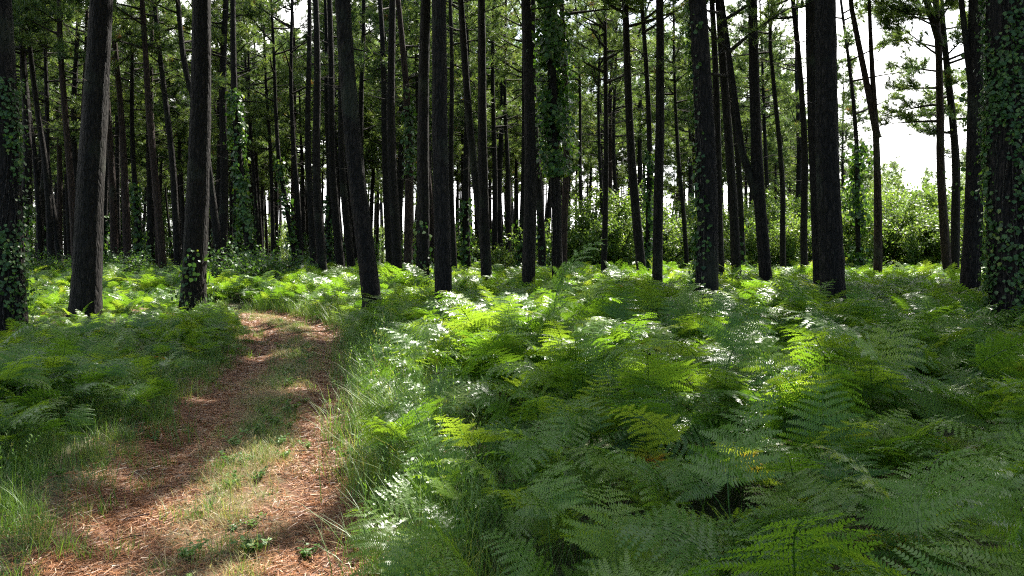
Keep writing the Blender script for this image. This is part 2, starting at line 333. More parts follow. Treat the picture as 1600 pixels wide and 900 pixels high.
def crown(mbL, mbT, axis, H, cb, R, r, nl=36, tw=5, tuft=4, far=False, cull=True, rt0=.06, T=None):
    """limbs into mbL, needle tufts into mbT; axis(z) gives the trunk's x,y at height z"""
    TP = []; TD = []
    T = T or (TUFT_FAR if far else TUFT)
    for k in range(nl):
        f = (k + r.rand()) / nl; h = cb + (H - cb) * f ** .9
        prof = (1 - f) ** .55 * (.55 + .45 * min(1, f * 4)) + .06
        L = R * prof * r.uniform(.65, 1.15); a = r.rand() * 6.283
        up = r.uniform(.05, .55) + f * .5; c0 = np.array([*axis(h), h])
        t = np.linspace(0, 1, 6)[:, None]
        dirh = np.array([math.cos(a), math.sin(a), 0]); bend = r.uniform(-.3, .35)
        P = c0 + dirh * L * t + np.array([0, 0, 1]) * (up * L * t ** 1.3 - .12 * L * t ** 2) + np.array([-dirh[1], dirh[0], 0]) * bend * L * t ** 2
        if cull and r.rand() < (2 * litpt(P[-1] * .6 + P[0] * .4) - .6) * cull: continue
        mbL.add(*tube(P, (rt0 * (1 - f * .6)) * (1 - .85 * t[:, 0]), 4 if far else 5))
        for q in range(tw):
            s = r.uniform(.35, 1.0) if q else 1.0; b = P[0] * 0 + np.array([np.interp(s, t[:, 0], P[:, i]) for i in range(3)])
            a2 = a + r.uniform(-1.25, 1.25) * (.4 if q == 0 else 1); l2 = r.uniform(.35, .9) * (.4 + .3 * L / 2.2)
            d2 = np.array([math.cos(a2), math.sin(a2), r.uniform(.0, .9)]); d2 /= np.linalg.norm(d2)
            e = b + d2 * l2
            if cull and litpt(e) * cull > .5: continue
            m = (b + e) / 2 + r.randn(3) * .04
            mbL.add(*tube([b, m, e], [.014, .01, .005], 3))
            for z in range(tuft):
                u = r.uniform(.25, 1.05); TP.append(b + d2 * l2 * u + r.randn(3) * .13); dd = d2 + r.randn(3) * .5; dd[2] += .35; TD.append(dd)
    TP = np.array(TP).reshape(-1, 3); TD = np.array(TD).reshape(-1, 3)
    kk = keep(TP, r, cull) if cull else np.ones(len(TP), bool)
    TP = TP[kk]; TD = TD[kk]
    if not len(TP): TP = np.array([[*axis(H), H]]); TD = np.array([[0, 0, 1.]])
    if T is TUFT_NEAR: CAST.append(TP)
    v = r.randint(0, len(T), len(TP)); col = np.clip(r.normal(.42, .2, len(TP)) + .18 * sn(TP[:, 0] * 1.3, TP[:, 2] * 1.3, 33, 1.5), 0, .97)
    col[r.rand(len(TP)) < .006] = 1
    Rm = frames(TD, r)
    for j in range(len(T)):
        s = v == j; stamp(mbT, T[j][0], T[j][1], TP[s], Rm[s], r.uniform(.75, 1.35, s.sum()), col[s])

def trunk_mesh(mb, axis, H, r0, r, sides=12, z0=-.3, flare=.35, z1=None, dz=.25, rough=.05, rtop=.12):
    zt = z1 or H; z = np.concatenate([np.arange(z0, 1.2, .12), np.arange(1.2, zt, dz), [zt]])
    P = np.stack([*[np.array([axis(q)[i] for q in z]) for i in range(2)], z], -1)
    f = np.clip(z / H, 0, 1); R = r0 * ((1 - f) ** .8 * (1 - rtop) + rtop) * (1 + flare * np.exp(-np.clip(z, 0, 9) / .28))
    th = np.arange(sides) / sides * 6.283; ph = r.rand(4) * 6.28
    wob = 1 + rough * (np.sin(th[None] * 3 + ph[0] + z[:, None] * .5) * .8 + np.sin(th[None] * 5 + z[:, None] * 2.3 + ph[1]) * .5 + r.randn(len(z), sides) * .45)
    wob += (.18 * np.exp(-np.clip(z, 0, 9) / .22))[:, None] * np.sin(th[None] * 4 + ph[2])
    mb.add(*tube(P, R, sides, wob=wob)); return P, R

def dead_branches(mb, axis, z0, z1, n, r, L=(.3, 1.6)):
    for _ in range(n):
        h = r.uniform(z0, z1); a = r.rand() * 6.283; l = r.uniform(*L) * (.5 + .5 * (h - z0) / max(z1 - z0, .1)); c = np.array([*axis(h), h])
        d = np.array([math.cos(a), math.sin(a), r.uniform(-.25, .5)]); t = np.linspace(0, 1, 5)[:, None]
        P = c + d * l * t + np.array([0, 0, r.uniform(-.35, .25)]) * l * t ** 2 + r.randn(5, 3) * .03 * l * t
        mb.add(*tube(P, .016 * (1 - .75 * t[:, 0]) * (.7 + l * .4), 4))
        for q in range(r.randint(0, 4)):
            s = r.uniform(.3, .9); b = np.array([np.interp(s, t[:, 0], P[:, i]) for i in range(3)]); d2 = d + r.randn(3) * .6
            mb.add(*tube([b, b + d2 * l * .15, b + d2 * l * .3 + r.randn(3) * .03], [.007, .005, .002], 3))

IV = np.array([[0, 0, 0], [.42, .12, .06], [.5, .5, .04], [.0, 1.0, -.12], [-.5, .5, .04], [-.42, .12, .06]]); IF = np.array([[0, 1, 2, 3], [0, 3, 4, 5]])
def ivy_mesh(axis, Rz, z0, z1, n, r, side=None, puff=.08, size=.07, spread=1.2):
    """leaves hugging a trunk; side = preferred azimuth; puff = how far they stand out"""
    mb = MB()
    z = r.uniform(z0, z1, n); a = (r.normal(side, spread, n) if side is not None else r.rand(n) * 6.283)
    # climbing strands: clump leaves into patches
    kp = (sn(a * 1.2, z * 1.4, r.randint(999), 1.6) + r.randn(n) * .3) >-.02
    z = z[kp]; a = a[kp]; n = len(z)
    ax = np.array([axis(q) for q in z]); rad = np.array([Rz(q) for q in z])
    o = np.abs(r.normal(0, puff, n)) + .012
    nrm = np.stack([np.cos(a), np.sin(a), np.zeros(n)], -1)
    pos = np.concatenate([ax + nrm[:, :2] * (rad + o)[:, None], z[:, None]], 1)
    zc = nrm + r.randn(n, 3) * .4; zc[:, 2] += .35; zc /= np.linalg.norm(zc, axis=1)[:, None]
    down = np.tile([0, 0, -1.], (n, 1)) + r.randn(n, 3) * .5; xc = np.cross(down, zc); xc /= np.linalg.norm(xc, axis=1)[:, None]
    yc = np.cross(zc, xc); Rm = np.stack([xc, yc, zc], -1)
    stamp(mb, IV, IF, pos, Rm, size * r.uniform(.5, 1.4, n), np.clip(r.normal(.45, .28, n), 0, 1))
    return mb.mesh('ivy', M['ivy'], attr=True)

# ------------------------------------------------------------------ the pines
# px at row 0, px at row 250, (px,row) of visible base, width px near row 300, distance m, fork/ivy, bark, label, group
PEND = []; CAST = []
def make_tree(spec):
    (xt, xm, xb, w, d, opt, label) = spec
    r = rng(int(abs(xt * 7 + xb * 13) + 77)); H = opt.get('H', r.uniform(17, 21)); yb = opt.get('yb', 420)
    pts = [(xb, yb), (xm, 250), (xt, 0)] if 'pts' not in opt else opt['pts']
    zs = np.array([PZ(p[1], d) for p in pts]); xs = np.array([PX(p[0], d) for p in pts])
    o = np.argsort(zs); zs = zs[o]; xs = xs[o]
    z_top = zs[-1]; sl_top = (xs[-1] - xs[-2]) / (zs[-1] - zs[-2]); sl_bot = (xs[1] - xs[0]) / (zs[1] - zs[0])
    X0 = xs[0] - sl_bot * (zs[0]) * .8
    zz = np.concatenate([[-.5, 0], zs, [z_top + 3, z_top + 30]]); xx = np.concatenate([[X0, X0], xs, [xs[-1] + sl_top * 3, xs[-1] + sl_top * 3 + sl_top * 27 * .3]])
    zg = np.linspace(-.5, 40, 400); xg = np.interp(zg, zz, xx); kk = np.ones(17) / 17
    xg = np.convolve(np.pad(xg, 8, 'edge'), kk, 'valid')
    g0 = float(gz(np.array([X0]), np.array([d]))[0]); la = r.normal(0, .012); wv = r.rand(2) * 6.28; am = .02 + .0012 * d
    axis = lambda z: (float(np.interp(z, zg, xg)) - X0 + am * math.sin(z * .55 + wv[0]), la * z + am * math.sin(z * .45 + wv[1]))
    # axis is relative to the tree's base
    R = w / 2 * d / FPX / .9
    root = obj('pine_tree', None, loc=(X0, d, g0)); tag(root, label[0], 'pine tree', label[1])
    near = d < 24
    mb = MB(); sides = 26 if d < 15 else (14 if near else 8)
    trunk_mesh(mb, axis, H, R, r, sides, dz=.12 if d < 15 else .3, rough=.045, flare=opt.get('flare', .3))
    Rz = lambda z: R * ((1 - min(max(z / H, 0), 1)) ** .8 * .88 + .12) * (1 + .3 * math.exp(-max(z, 0) / .28))
    mbL = MB(); mbT = MB()
    for (fx, fy, jx, jy, fw) in opt.get('fork', []):       # a second stem leaving the trunk at (jx,jy), passing (fx,fy)
        zj, zf = PZ(jy, d), PZ(fy, d); s = (PX(fx, d) - PX(jx, d)) / (zf - zj); bx, by = axis(zj)
        fax = lambda z, s=s, zj=zj, bx=bx, by=by: (bx + s * (min(z, zf) - zj + .4 * max(z - zf, 0)), by + .03 * (z - zj))
        zt = min(H, zf + 5); z = np.linspace(zj - .35, zt, 30)
        P = np.array([[*fax(q), q] for q in z]); rr = fw / 2 * d / FPX * (1 - .55 * np.linspace(0, 1, 30)) * 1.1
        mb.add(*tube(P, rr, 12))
        crown(mbL, mbT, fax, zt + 2, zf + 1.5, 2.2, r, 14, 4, 4, far=d > 26, cull=False)
    obj('trunk', mb.mesh('trunk', M['barkred'] if opt.get('red') else M['bark'], True), root)
    cb = opt.get('cb', (9.5 if d < 22 else (8.5 if d < 34 else 7.5)) + r.uniform(-1, 1.2))
    Rc = opt.get('R', r.uniform(2.6, 3.5) if near else r.uniform(2.0, 2.8))
    mbW = MB(); X0_, d_ = X0, d
    axw = lambda z: (axis(z)[0] + X0_, axis(z)[1] + d_)
    crown(mbL2 := MB(), mbW, axw, H, cb, Rc, r, opt.get('nl', 60 if near else 40), 5, opt.get('tuft', 5), far=d > 26, cull=opt.get('cull', 1.0) if d < 50 else 0, T=TUFT_NEAR if near else None)
    join(mbW, mbL2)
    for V in mbW.V: V -= np.array([X0, d, 0])
    join(mbW, mbT)
    dead_branches(mbL, axis, opt.get('db0', 4.0 if d > 12 else 5.5), cb + 1, opt.get('db', 9 if near else 14), r)
    PEND.append((root, mbW, mbL, axis, X0, d, H))
    if 'ivy' in opt:
        z0, z1, n, side, puff, size, spread = opt['ivy']
        iv = obj('ivy', ivy_mesh(axis, Rz, z0, z1, n, r, side, puff, size, spread), root)
        if d < 20:                                   # the woody climbing stems
            ms = MB()
            for _ in range(7):
                a0 = r.normal(side, spread * .7) if side is not None else r.rand() * 6.283; z = np.linspace(0, z1 * r.uniform(.6, 1), 40); a = a0 + np.cumsum(r.normal(0, .07, 40))
                ms.add(*tube(np.array([[axis(q)[0] + math.cos(w_) * (Rz(q) + .012), axis(q)[1] + math.sin(w_) * (Rz(q) + .012), q] for q, w_ in zip(z, a)]), np.linspace(.013, .004, 40), 5))
            obj('stem', ms.mesh('stem', M['twig'], True), iv)
    return root

LFT, MID, RGT = 'pines standing left of the track', 'pines standing in the middle of the bracken', 'pines standing on the right'
pi = math.pi
TREES = [
 (-12, 2, 14, 50, 11.5, dict(yb=500, ivy=(.2, 4.3, 1700, -.5, .07, .052, .7), flare=.15, db=6), ('thick ivy-clad pine cut by the left edge beside the fern bank', LFT)),
 (155, 143, 136, 40, 15, dict(yb=470, db=5), ('thick bare pine with flared foot in the left bracken, leaning right upwards', LFT)),
 (312, 307, 304, 34, 16.5, dict(yb=470, db=5, ivy=(.3, 1.6, 200, -1.2, .12, .08, 1.2)), ('straight thick dark pine beside the far bend of the track', LFT)),
 (30, 57, 62, 9, 34, dict(), ('slender pine leaning left between the edge pine and the thick flared pine, outermost', LFT)),
 (41, 70, 80, 10, 32, dict(), ('slender pine bent to the left, second of three between two thick left pines', LFT)),
 (69, 71, 96, 9, 36, dict(), ('slender pine upright above and kinked below, right of the two leaning ones', LFT)),
 (95, 105, 118, 11, 30, dict(red=1), ('reddish slender pine just left of the thick flared pine', LFT)),
 (175, 184, 185, 8, 38, dict(), ('slender pine just right of the thick flared pine', LFT)),
 (205, 210, 216, 9, 36, dict(ivy=(0, 5, 900, None, .15, .16, 1)), ('ivy-wrapped slender pine in the left stand behind the bracken', LFT)),
 (221, 243, 253, 12, 29, dict(red=1), ('long curving pine with a pale sunlit edge left of the straight thick pine', LFT)),
 (243, 268, 280, 11, 31, dict(), ('slanting pine right behind the curving pale-edged one', LFT)),
 (277, 296, 340, 12, 29, dict(pts=[(343, 415), (318, 200), (288, 100), (277, 0)]), ('long slanting pine passing behind the straight thick pine', LFT)),
 (361, 373, 389, 13, 27, dict(ivy=(0, 7.5, 4200, None, .11, .11, 1)), ('pine wrapped in green ivy at the bend of the track', LFT)),
 (383, 396, 402, 7, 42, dict(), ('thin pine just right of the ivy-wrapped pine at the bend', LFT)),
 (410, 421, 430, 7, 40, dict(), ('thin pine right of the bend, first of a close pair', MID)),
 (424, 438, 462, 8, 34, dict(ivy=(0, 6, 900, None, .1, .14, 1)), ('thin ivy-green pine slanting right beyond the track', MID)),
 (457, 460, 469, 9, 34, dict(), ('thin upright pine right behind the ivy-green slanting one', MID)),
 (481, 484, 488, 11, 31, dict(), ('medium pine with straight stem between the bend and the leaning pine', MID)),
 (491, 495, 505, 14, 28, dict(), ('stouter pine of the group left of the leaning pine', MID)),
 (512, 520, 531, 13, 29, dict(), ('pine two places left of the big leaning pine', MID)),
 (527, 536, 548, 12, 30, dict(), ('pine immediately left of the big leaning pine', MID)),
 (534, 551, 580, 27, 14, dict(yb=455, pts=[(581, 455), (551, 250), (540, 120), (534, 0)], db=4), ('big leaning pine by the right side of the track', MID)),
 (592, 603, 609, 12, 32, dict(), ('pine right behind the big leaning pine with forked twigs above', MID)),
 (622, 640, 640, 13, 29, dict(red=1, ivy=(4.5, 8, 900, None, .1, .12, 1)), ('reddish pine with ivy high up, right of the big leaning pine', MID)),
 (612, 614, 619, 15, 27, dict(), ('grey stout pine in the gap between the leaning pine and the ivied one', MID)),
 (667, 660, 658, 20, 20, dict(yb=437, ivy=(0, 2.5, 500, None, .05, .1, 1)), ('stout dark pine just left of the deeply cracked pale one', MID)),
 (689, 687, 691, 25, 13.5, dict(yb=462, db=4), ('stout pine with cracked grey bark near the middle of the bracken edge', MID)),
 (703, 706, 710, 9, 30, dict(), ('thin pine right behind the cracked grey-barked pine', MID)),
 (719, 740, 756, 13, 23, dict(yb=430, pts=[(760, 430), (741, 250), (719, 0)]), ('pine slanting down to meet a straighter neighbour', MID)),
 (750, 757, 760, 16, 20.5, dict(yb=430), ('straight pine that the slanting one meets at its foot', MID)),
 (730, 728, 731, 11, 33, dict(ivy=(0, 4, 800, None, .12, .15, 1)), ('ivy-footed pine seen behind the slanting pine', MID)),
 (789, 792, 793, 8, 38, dict(), ('thin pine standing alone between the straight pine and the black one', MID)),
 (772, 771, 774, 9, 36, dict(), ('thin pine directly right of the straight pine', MID)),
 (823, 826, 826, 20, 18.5, dict(yb=430), ('straight black-looking pine left of the ivy column', MID)),
 (833, 838, 846, 12, 27, dict(ivy=(0, 3, 300, None, .08, .12, 1)), ('darker pine half hidden behind the straight black-looking one', MID)),
 (858, 864, 873, 15, 19, dict(yb=432, ivy=(3.6, 9, 7500, None, .24, .1, 1)), ('pine whose upper stem is a thick bushy column of ivy', MID)),
 (877, 886, 882, 11, 22, dict(yb=425, red=1, ivy=(4.5, 8, 900, None, .12, .1, 1)), ('reddish pine crossing behind the ivy column', MID)),
 (901, 908, 914, 6, 36, dict(db=22), ('thin pine with many side twigs right of the ivy column', MID)),
 (936, 938, 941, 6, 33, dict(), ('thin left stem of a close pair right of the ivy column', MID)),
 (948, 945, 945, 9, 26, dict(yb=425), ('right stem of a close pair right of the ivy column', MID)),
 (962, 961, 967, 7, 38, dict(ivy=(0, 2.5, 400, None, .15, .18, 1), fork=[(978, 110, 961, 130, 4)]), ('thin pine with forked top and leafy foot before the pale shrubs', MID)),
 (974, 989, 1001, 14, 23, dict(yb=425), ('pine slanting right beside the green ivied stem', MID)),
 (1000, 1014, 1015, 9, 25, dict(yb=430, ivy=(0, 5, 1800, None, .05, .1, 1)), ('thin pine with a green ivied stem left of a straight dark pine', MID)),
 (1030, 1031, 1029, 15, 19, dict(yb=435), ('straight dark pine between the ivied stem and the widest middle pine', MID)),
 (1054, 1060, 1074, 7, 33, dict(), ('thin pine standing just left of the widest middle pine', MID)),
 (1092, 1103, 1104, 31, 12.5, dict(yb=455, ivy=(0, 6, 2000, pi, .045, .06, .6), db=4), ('widest middle pine with ivy climbing its left edge', RGT)),
 (1111, 1121, 1127, 13, 24, dict(yb=425), ('dark pine showing along the right edge of the widest middle pine', RGT)),
 (1123, 1137, 1150, 14, 23, dict(yb=425), ('pine slanting right next after the widest middle pine', RGT)),
 (1129, 1152, 1163, 10, 30, dict(ivy=(0, 3, 300, None, .08, .12, 1)), ('thinner pine slanting behind the foot of the V-shaped pine', RGT)),
 (1175, 1187, 1197, 18, 18, dict(yb=440, nl=90, R=3.6, fork=[(1163, 235, 1192, 330, 12)]), ('pine with a second stem parting low to the left', RGT)),
 (1211, 1217, 1226, 9, 29, dict(pts=[(1226, 410), (1224, 300), (1210, 170), (1203, 60), (1211, 0)]), ('bent thin pine curving leftwards in front of the shrubs', RGT)),
 (1237, 1258, 1258, 11, 28, dict(), ('thin pine just left of the thickest right-hand pine', RGT)),
 (1268, 1274, 1281, 22, 17, dict(yb=430, nl=90, R=3.8), ('dark pine tucked behind the left edge of the double-looking thick pine', RGT)),
 (1287, 1293, 1301, 34, 12.5, dict(yb=448, db=4, nl=100, R=4.0), ('thick dark pine nearest in front of the shrubs on the right', RGT)),
 (1315, 1339, 1345, 8, 33, dict(cb=6.3, cull=.5, R=2.4, nl=50, tuft=10, ivy=(0, 6.5, 2600, None, .28, .15, 1)), ('thin pine clothed in dark ivy before the yellow-green saplings', RGT)),
 (1365, 1371, 1373, 13, 26, dict(yb=415, H=13, red=1, pts=[(1373, 415), (1370, 195), (1365, 0)], fork=[(1334, 10, 1369, 200, 10)], cb=10.8, R=1.2, nl=14), ('V-shaped forked pine standing against the open sky', RGT)),
 (1457, 1467, 1481, 13, 27, dict(yb=415, red=1, fork=[(1440, 0, 1457, 60, 10)], cb=6.0, R=2.8, cull=.2, nl=60, tuft=12), ('forked pine at the left of the group beside the open sky', RGT)),
 (1471, 1490, 1492, 13, 28, dict(yb=415, cb=5.6, R=2.7, cull=.2, nl=60, tuft=12), ('pine with low green boughs in the group beside the open sky', RGT)),
 (1530, 1520, 1512, 24, 15, dict(yb=440, nl=110, R=4.3, pts=[(1512, 440), (1520, 250), (1530, 0)], fork=[(1494, 0, 1512, 190, 9)], ivy=(2.5, 6, 500, .2, .2, .08, 1)), ('left-leaning dark pine with a side stem beside the huge ivy trunk', RGT)),
 (1578, 1584, 1592, 68, 10.2, dict(yb=530, nl=110, R=4.3, ivy=(.1, 6.5, 6500, -2.6, .045, .05, .9), db=3, flare=.1), ('huge ivy-covered pine trunk cut by the right edge', RGT)),
]
for sp in TREES: make_tree(sp)
# close the canopy where the floor lies in deep shade: boughs grown from the trunk nearest each thin spot
rc = rng(17); CS = .5; bx = np.arange(-8, 10, CS); by = np.arange(.5, 18, CS); dens = np.zeros((len(by), len(bx)))
def cast(P):
    t = (P[:, 2] - .65) / SUN[2]; i = ((P[:, 0] - t * SUN[0] + 8) / CS).astype(int); j = ((P[:, 1] - t * SUN[1] - .5) / CS).astype(int)
    k = (i >= 0) & (i < len(bx)) & (j >= 0) & (j < len(by)); np.add.at(dens, (j[k], i[k]), 1)
for P in CAST: cast(P)
BX, BY = np.meshgrid(bx + CS / 2, by + CS / 2); need = litmap(BX, BY) < .35
near_t = [q for q in PEND if q[5] < 32]; added = 0
for it in range(4):
    for j, i in np.argwhere(need & (dens < 9)):
        if dens[j, i] >= 9: continue
        q = np.array([BX[j, i], BY[j, i], .65]); best = None
        for _ in range(14):
            z = rc.uniform(9.3, 19); p = q + SUN * (z - .65) / SUN[2]
            if p[1] > 5 and CH + (HOR / FPX) * p[1] > z - .9: continue
            for (root, mw, ml, ax, X0, d, H) in near_t:
                dd_ = math.hypot(p[0] - X0 - ax(z)[0], p[1] - d - ax(z)[1])
                if z < H and dd_ < 5.2 and (best is None or dd_ < best[0]): best = (dd_, p, mw, ml, ax, X0, d, z)
        if best is None: continue
        dd_, p, mw, ml, ax, X0, d, z = best; z0 = max(8.5, z - .35 * dd_); c = np.array([*ax(z0), z0]); e = p - [X0, d, 0]
        t = np.linspace(0, 1, 6)[:, None]; L = c + (e - c) * t + np.array([0, 0, -.1]) * dd_ * (t * (1 - t)) * 2
        ml.add(*tube(L, .05 * (1 - .85 * t[:, 0]), 5))
        TP = p + rc.randn(16, 3) * [.45, .45, .22]; TP = TP[keep(TP, rc)]
        if not len(TP): continue
        cast(TP); tl = TP - [X0, d, 0]; TD = (tl - c) / (np.linalg.norm(tl - c, axis=1)[:, None]) + rc.randn(len(TP), 3) * .5 + [0, 0, .3]
        for a in tl[::3]:
            b = L[3] * .4 + L[4] * .6; ml.add(*tube([b, (a + b) / 2, a], [.012, .009, .004], 3))
        k = rc.randint(4); stamp(mw, TUFT_NEAR[k][0], TUFT_NEAR[k][1], tl, frames(TD, rc), rc.uniform(.8, 1.35, len(tl)), np.clip(rc.normal(.42, .2, len(tl)), 0, .97)); added += 1
print('BOUGHS', added, 'thin cells left', int((need & (dens < 9)).sum()), 'of', int(need.sum()))
def flush_crowns():
    for (root, mw, ml, *_) in PEND: obj('crown', join(mw, ml).mesh('crown', (M['needle'], M['twig']), attr=True), root)
    PEND.clear()
flush_crowns()

# pines further back: eight grown shapes, copied out over the stand
def proto_tree(seed):
    r = rng(seed); H = r.uniform(16.5, 20.5); wv = r.rand(2) * 6.28; la = r.normal(0, .02, 2)
    axis = lambda z: (la[0] * z + .09 * math.sin(z * .4 + wv[0]) - .09 * math.sin(wv[0]), la[1] * z)
    mb, L, T = MB(), MB(), MB()
    trunk_mesh(mb, axis, H, r.uniform(.15, .21), r, 8, dz=.5, rough=.04)
    cb = r.uniform(7, 9.5); crown(L, T, axis, H, cb, r.uniform(2.3, 3.1), r, 52, 6, 6, far=True, cull=False)
    dead_branches(L, axis, 3, cb + 1, 16, r)
    iv = ivy_mesh(axis, lambda z: .2, 0, r.uniform(2, 6), 700, r, None, .1, .16) if seed % 3 == 0 else None
    return mb.mesh('trunk', M['bark'], True), join(T, L).mesh('crown', (M['needle'], M['twig']), attr=True), iv
PROTO = [proto_tree(900 + i) for i in range(8)]
def place_proto(x, y, r, label, group, s=None):
    p = PROTO[r.randint(len(PROTO))]
    root = obj('pine_tree', None, loc=(x, y, float(gz0(np.array(x), np.array(y))))); tag(root, label, 'pine tree', group)
    root.rotation_euler = (r.normal(0, .015), r.normal(0, .02), r.rand() * 6.283); s = s or r.uniform(.85, 1.15); root.scale = (s, s, s)
    obj('trunk', p[0], root); obj('crown', p[1], root)
    if p[2]: obj('ivy', p[2], root)
    return root
MARK = [(-400, 'left picture edge'), (14, 'ivy-clad edge pine'), (136, 'thick flared pine'), (304, 'straight thick pine'), (389, 'ivy-wrapped pine'), (488, 'straight-stemmed medium pine'), (581, 'big leaning pine'), (691, 'cracked grey pine'),
        (826, 'black-looking pine'), (945, 'close pair'), (1104, 'widest middle pine'), (1301, 'thickest right-hand pine'), (1373, 'V-shaped pine'), (1592, 'huge ivy trunk'), (1990, 'right edge')]
ORD = 'first second third fourth fifth sixth seventh eighth ninth tenth eleventh twelfth thirteenth fourteenth fifteenth sixteenth seventeenth eighteenth nineteenth twentieth'.split()
ORD += ['twenty-' + q for q in ORD[:9]] + ['thirtieth'] + ['thirty-' + q for q in ORD[:9]]
FARP = []
def far_tree(x, d, r, lab, grp):
    if d > 46: return place_proto(x, d, r, lab, grp)
    xb = 800 + x / d * FPX; ln = r.normal(6 if xb > 700 else -6, 9)     # most stems lean a little inwards
    opt = dict(nl=50, tuft=6); 
    if r.rand() < .3: opt['ivy'] = (0, r.uniform(2, 5), 700, None, .09, .14, 1)
    if r.rand() < .2: opt['red'] = 1
    return make_tree((xb + ln, xb + ln * .5 + r.normal(0, 3), xb, r.uniform(.3, .42) / d * FPX, d, opt, (lab, grp)))
rb = rng(4242)
occupied = [(PX(t[2], t[4]), t[4]) for t in TREES]
SECT = [(-120, 420, 88, 30, 95, 'slim pine in the dense dark stand beyond the left bracken', 'far pines of the left stand'),
        (420, 820, 74, 33, 95, 'slim pine in the far stand behind the leaning pine', 'far pines of the middle stand'),
        (820, 1180, 34, 42, 95, 'slim pine far off above the pale shrubs in the middle', 'far pines above the pale shrubs'),
        (1180, 1345, 14, 45, 95, 'slim pine far off behind the thick right-hand pines', 'far pines of the right stand'),
        (1500, 1720, 9, 34, 70, 'slim pine behind the huge ivy-covered trunk', 'far pines by the right edge')]
for (x0, x1, n, d0, d1, lab, grp) in SECT:
    c = 0; tries = 0
    while c < n and tries < 4000:
        tries += 1
        d = d0 + (d1 - d0) * rb.rand() ** 1.15; x = PX(rb.uniform(x0, x1), d)
        if min((x - a) ** 2 + (d - b) ** 2 for a, b in occupied) < 2.2: continue
        occupied.append((x, d)); FARP.append((x / d * FPX + 800, far_tree(x, d, rb, lab, grp))); c += 1
for (a, an), (b, bn) in zip(MARK[:-1], MARK[1:]):
    g = sorted([q for q in FARP if a <= q[0] < b], key=lambda q: q[0])
    for i, (px, o) in enumerate(g): o['label'] = 'far pine, %s from left between %s and %s' % (ORD[i], an, bn)
flush_crowns()
# the wood goes on to both sides and behind
for (x, y) in [(-14, 6), (-11, 1), (-17, 12), (-16, 19), (-22, 24), (-8, -4), (10, 3), (13, 7.5), (15, 13), (18, 18), (6, -5), (-2, -8), (14, -2), (12, 15.5), (15.5, 21), (12.2, 13.4), (9.5, 9.4), (14.6, 17.6), (13, 11), (18, 22), (11, 8), (8.5, -1), (4, -9), (-5, -6), (-10, -9), (9, -8), (20, 9), (23, 15), (-21, 8), (1, -12)]:
    place_proto(x + rb.uniform(-.6, .6), y + rb.uniform(-.6, .6), rb, 'pine of the surrounding wood standing outside the view', 'pines around the clearing')

# ------------------------------------------------------------------ shrubs and saplings
LV = np.array([[0, 0, 0], [.3, .45, .05], [0, 1, -.08], [-.3, .45, .05]]); LF = np.array([[0, 1, 2, 3]])
def shrub_mesh(seed, H, W_, n, leaf=.1, stems=9, mat='shrub', open_=.0):
    r = rng(seed); S_ = MB(); T = MB(); TP = []; TD = []
    for k in range(stems):
        a = r.rand() * 6.283; l = r.uniform(.65, 1) * H; o = r.uniform(.15, 1) * W_ / 2
        t = np.linspace(0, 1, 7)[:, None]; P = np.array([math.cos(a), math.sin(a), 0]) * (o * t ** 1.3 + .05) + np.array([0, 0, l]) * t + r.randn(7, 3) * .05 * t
        S_.add(*tube(P, .028 * (H / 3) * (1 - .8 * t[:, 0]), 5))
        for q in range(int(14 + H * 3)):
            s = r.uniform(.15 + open_, 1); b = np.array([np.interp(s, t[:, 0], P[:, i]) for i in range(3)])
            d = np.array([math.cos(a + r.uniform(-2, 2)), math.sin(a + r.uniform(-2, 2)), r.uniform(-.1, .8)]); l2 = r.uniform(.25, .75) * (.5 + W_ / 5)
            e = b + d * l2; S_.add(*tube([b, (b + e) / 2 + r.randn(3) * .03, e], [.01, .007, .003], 3))
            m = int(n / (stems * (14 + H * 3))); u = r.uniform(.15, 1.1, m)[:, None]
            TP.append(b + d * l2 * u + r.randn(m, 3) * .09); TD.append(np.tile(d, (m, 1)) * .5 + r.randn(m, 3) * .8)
    TP = np.concatenate(TP); TD = np.concatenate(TD); n = len(TP)
    y = TD / np.linalg.norm(TD, axis=1)[:, None]; zc = np.tile([0, 0, 1.], (n, 1)) + r.randn(n, 3) * .55
    xc = np.cross(y, zc); xc /= np.linalg.norm(xc, axis=1)[:, None]; zc = np.cross(xc, y)
    stamp(T, LV, LF, TP, np.stack([xc, y, zc], -1), leaf * r.uniform(.6, 1.3, n), np.clip(r.normal(.45, .2, n) + .2 * sn(TP[:, 0], TP[:, 2], 8, 3), 0, 1))
    return S_.mesh('stems', M['twig'], True), T.mesh('foliage', M[mat], attr=True)
SH = [shrub_mesh(60 + i, h, w, n, .11) for i, (h, w, n) in enumerate([(2.6, 3.4, 9500), (3.2, 3.2, 10500), (2.0, 3.0, 7600), (3.8, 3.4, 12000)])]
SP = [shrub_mesh(80 + i, h, w, n, .12, 4, open_=.2) for i, (h, w, n) in enumerate([(5.2, 2.6, 3000), (4.2, 2.2, 2400)])]
SD = [shrub_mesh(90 + i, h, w, n, .09, 7, 'shrubdark') for i, (h, w, n) in enumerate([(1.5, 2.0, 3000), (1.1, 1.5, 2200)])]
def place_shrub(name, meshes, px, d, sc, label, cat, group=None, rz=0):
    x = PX(px, d); root = obj(name, None, loc=(x, d, float(gz0(np.array(x), np.array(d))))); tag(root, label, cat, group)
    root.scale = (sc, sc, sc); root.rotation_euler = (0, 0, rz); obj('stems', meshes[0], root); obj('foliage', meshes[1], root)
rs = rng(31)
G1 = 'sunlit shrubs behind the bracken'
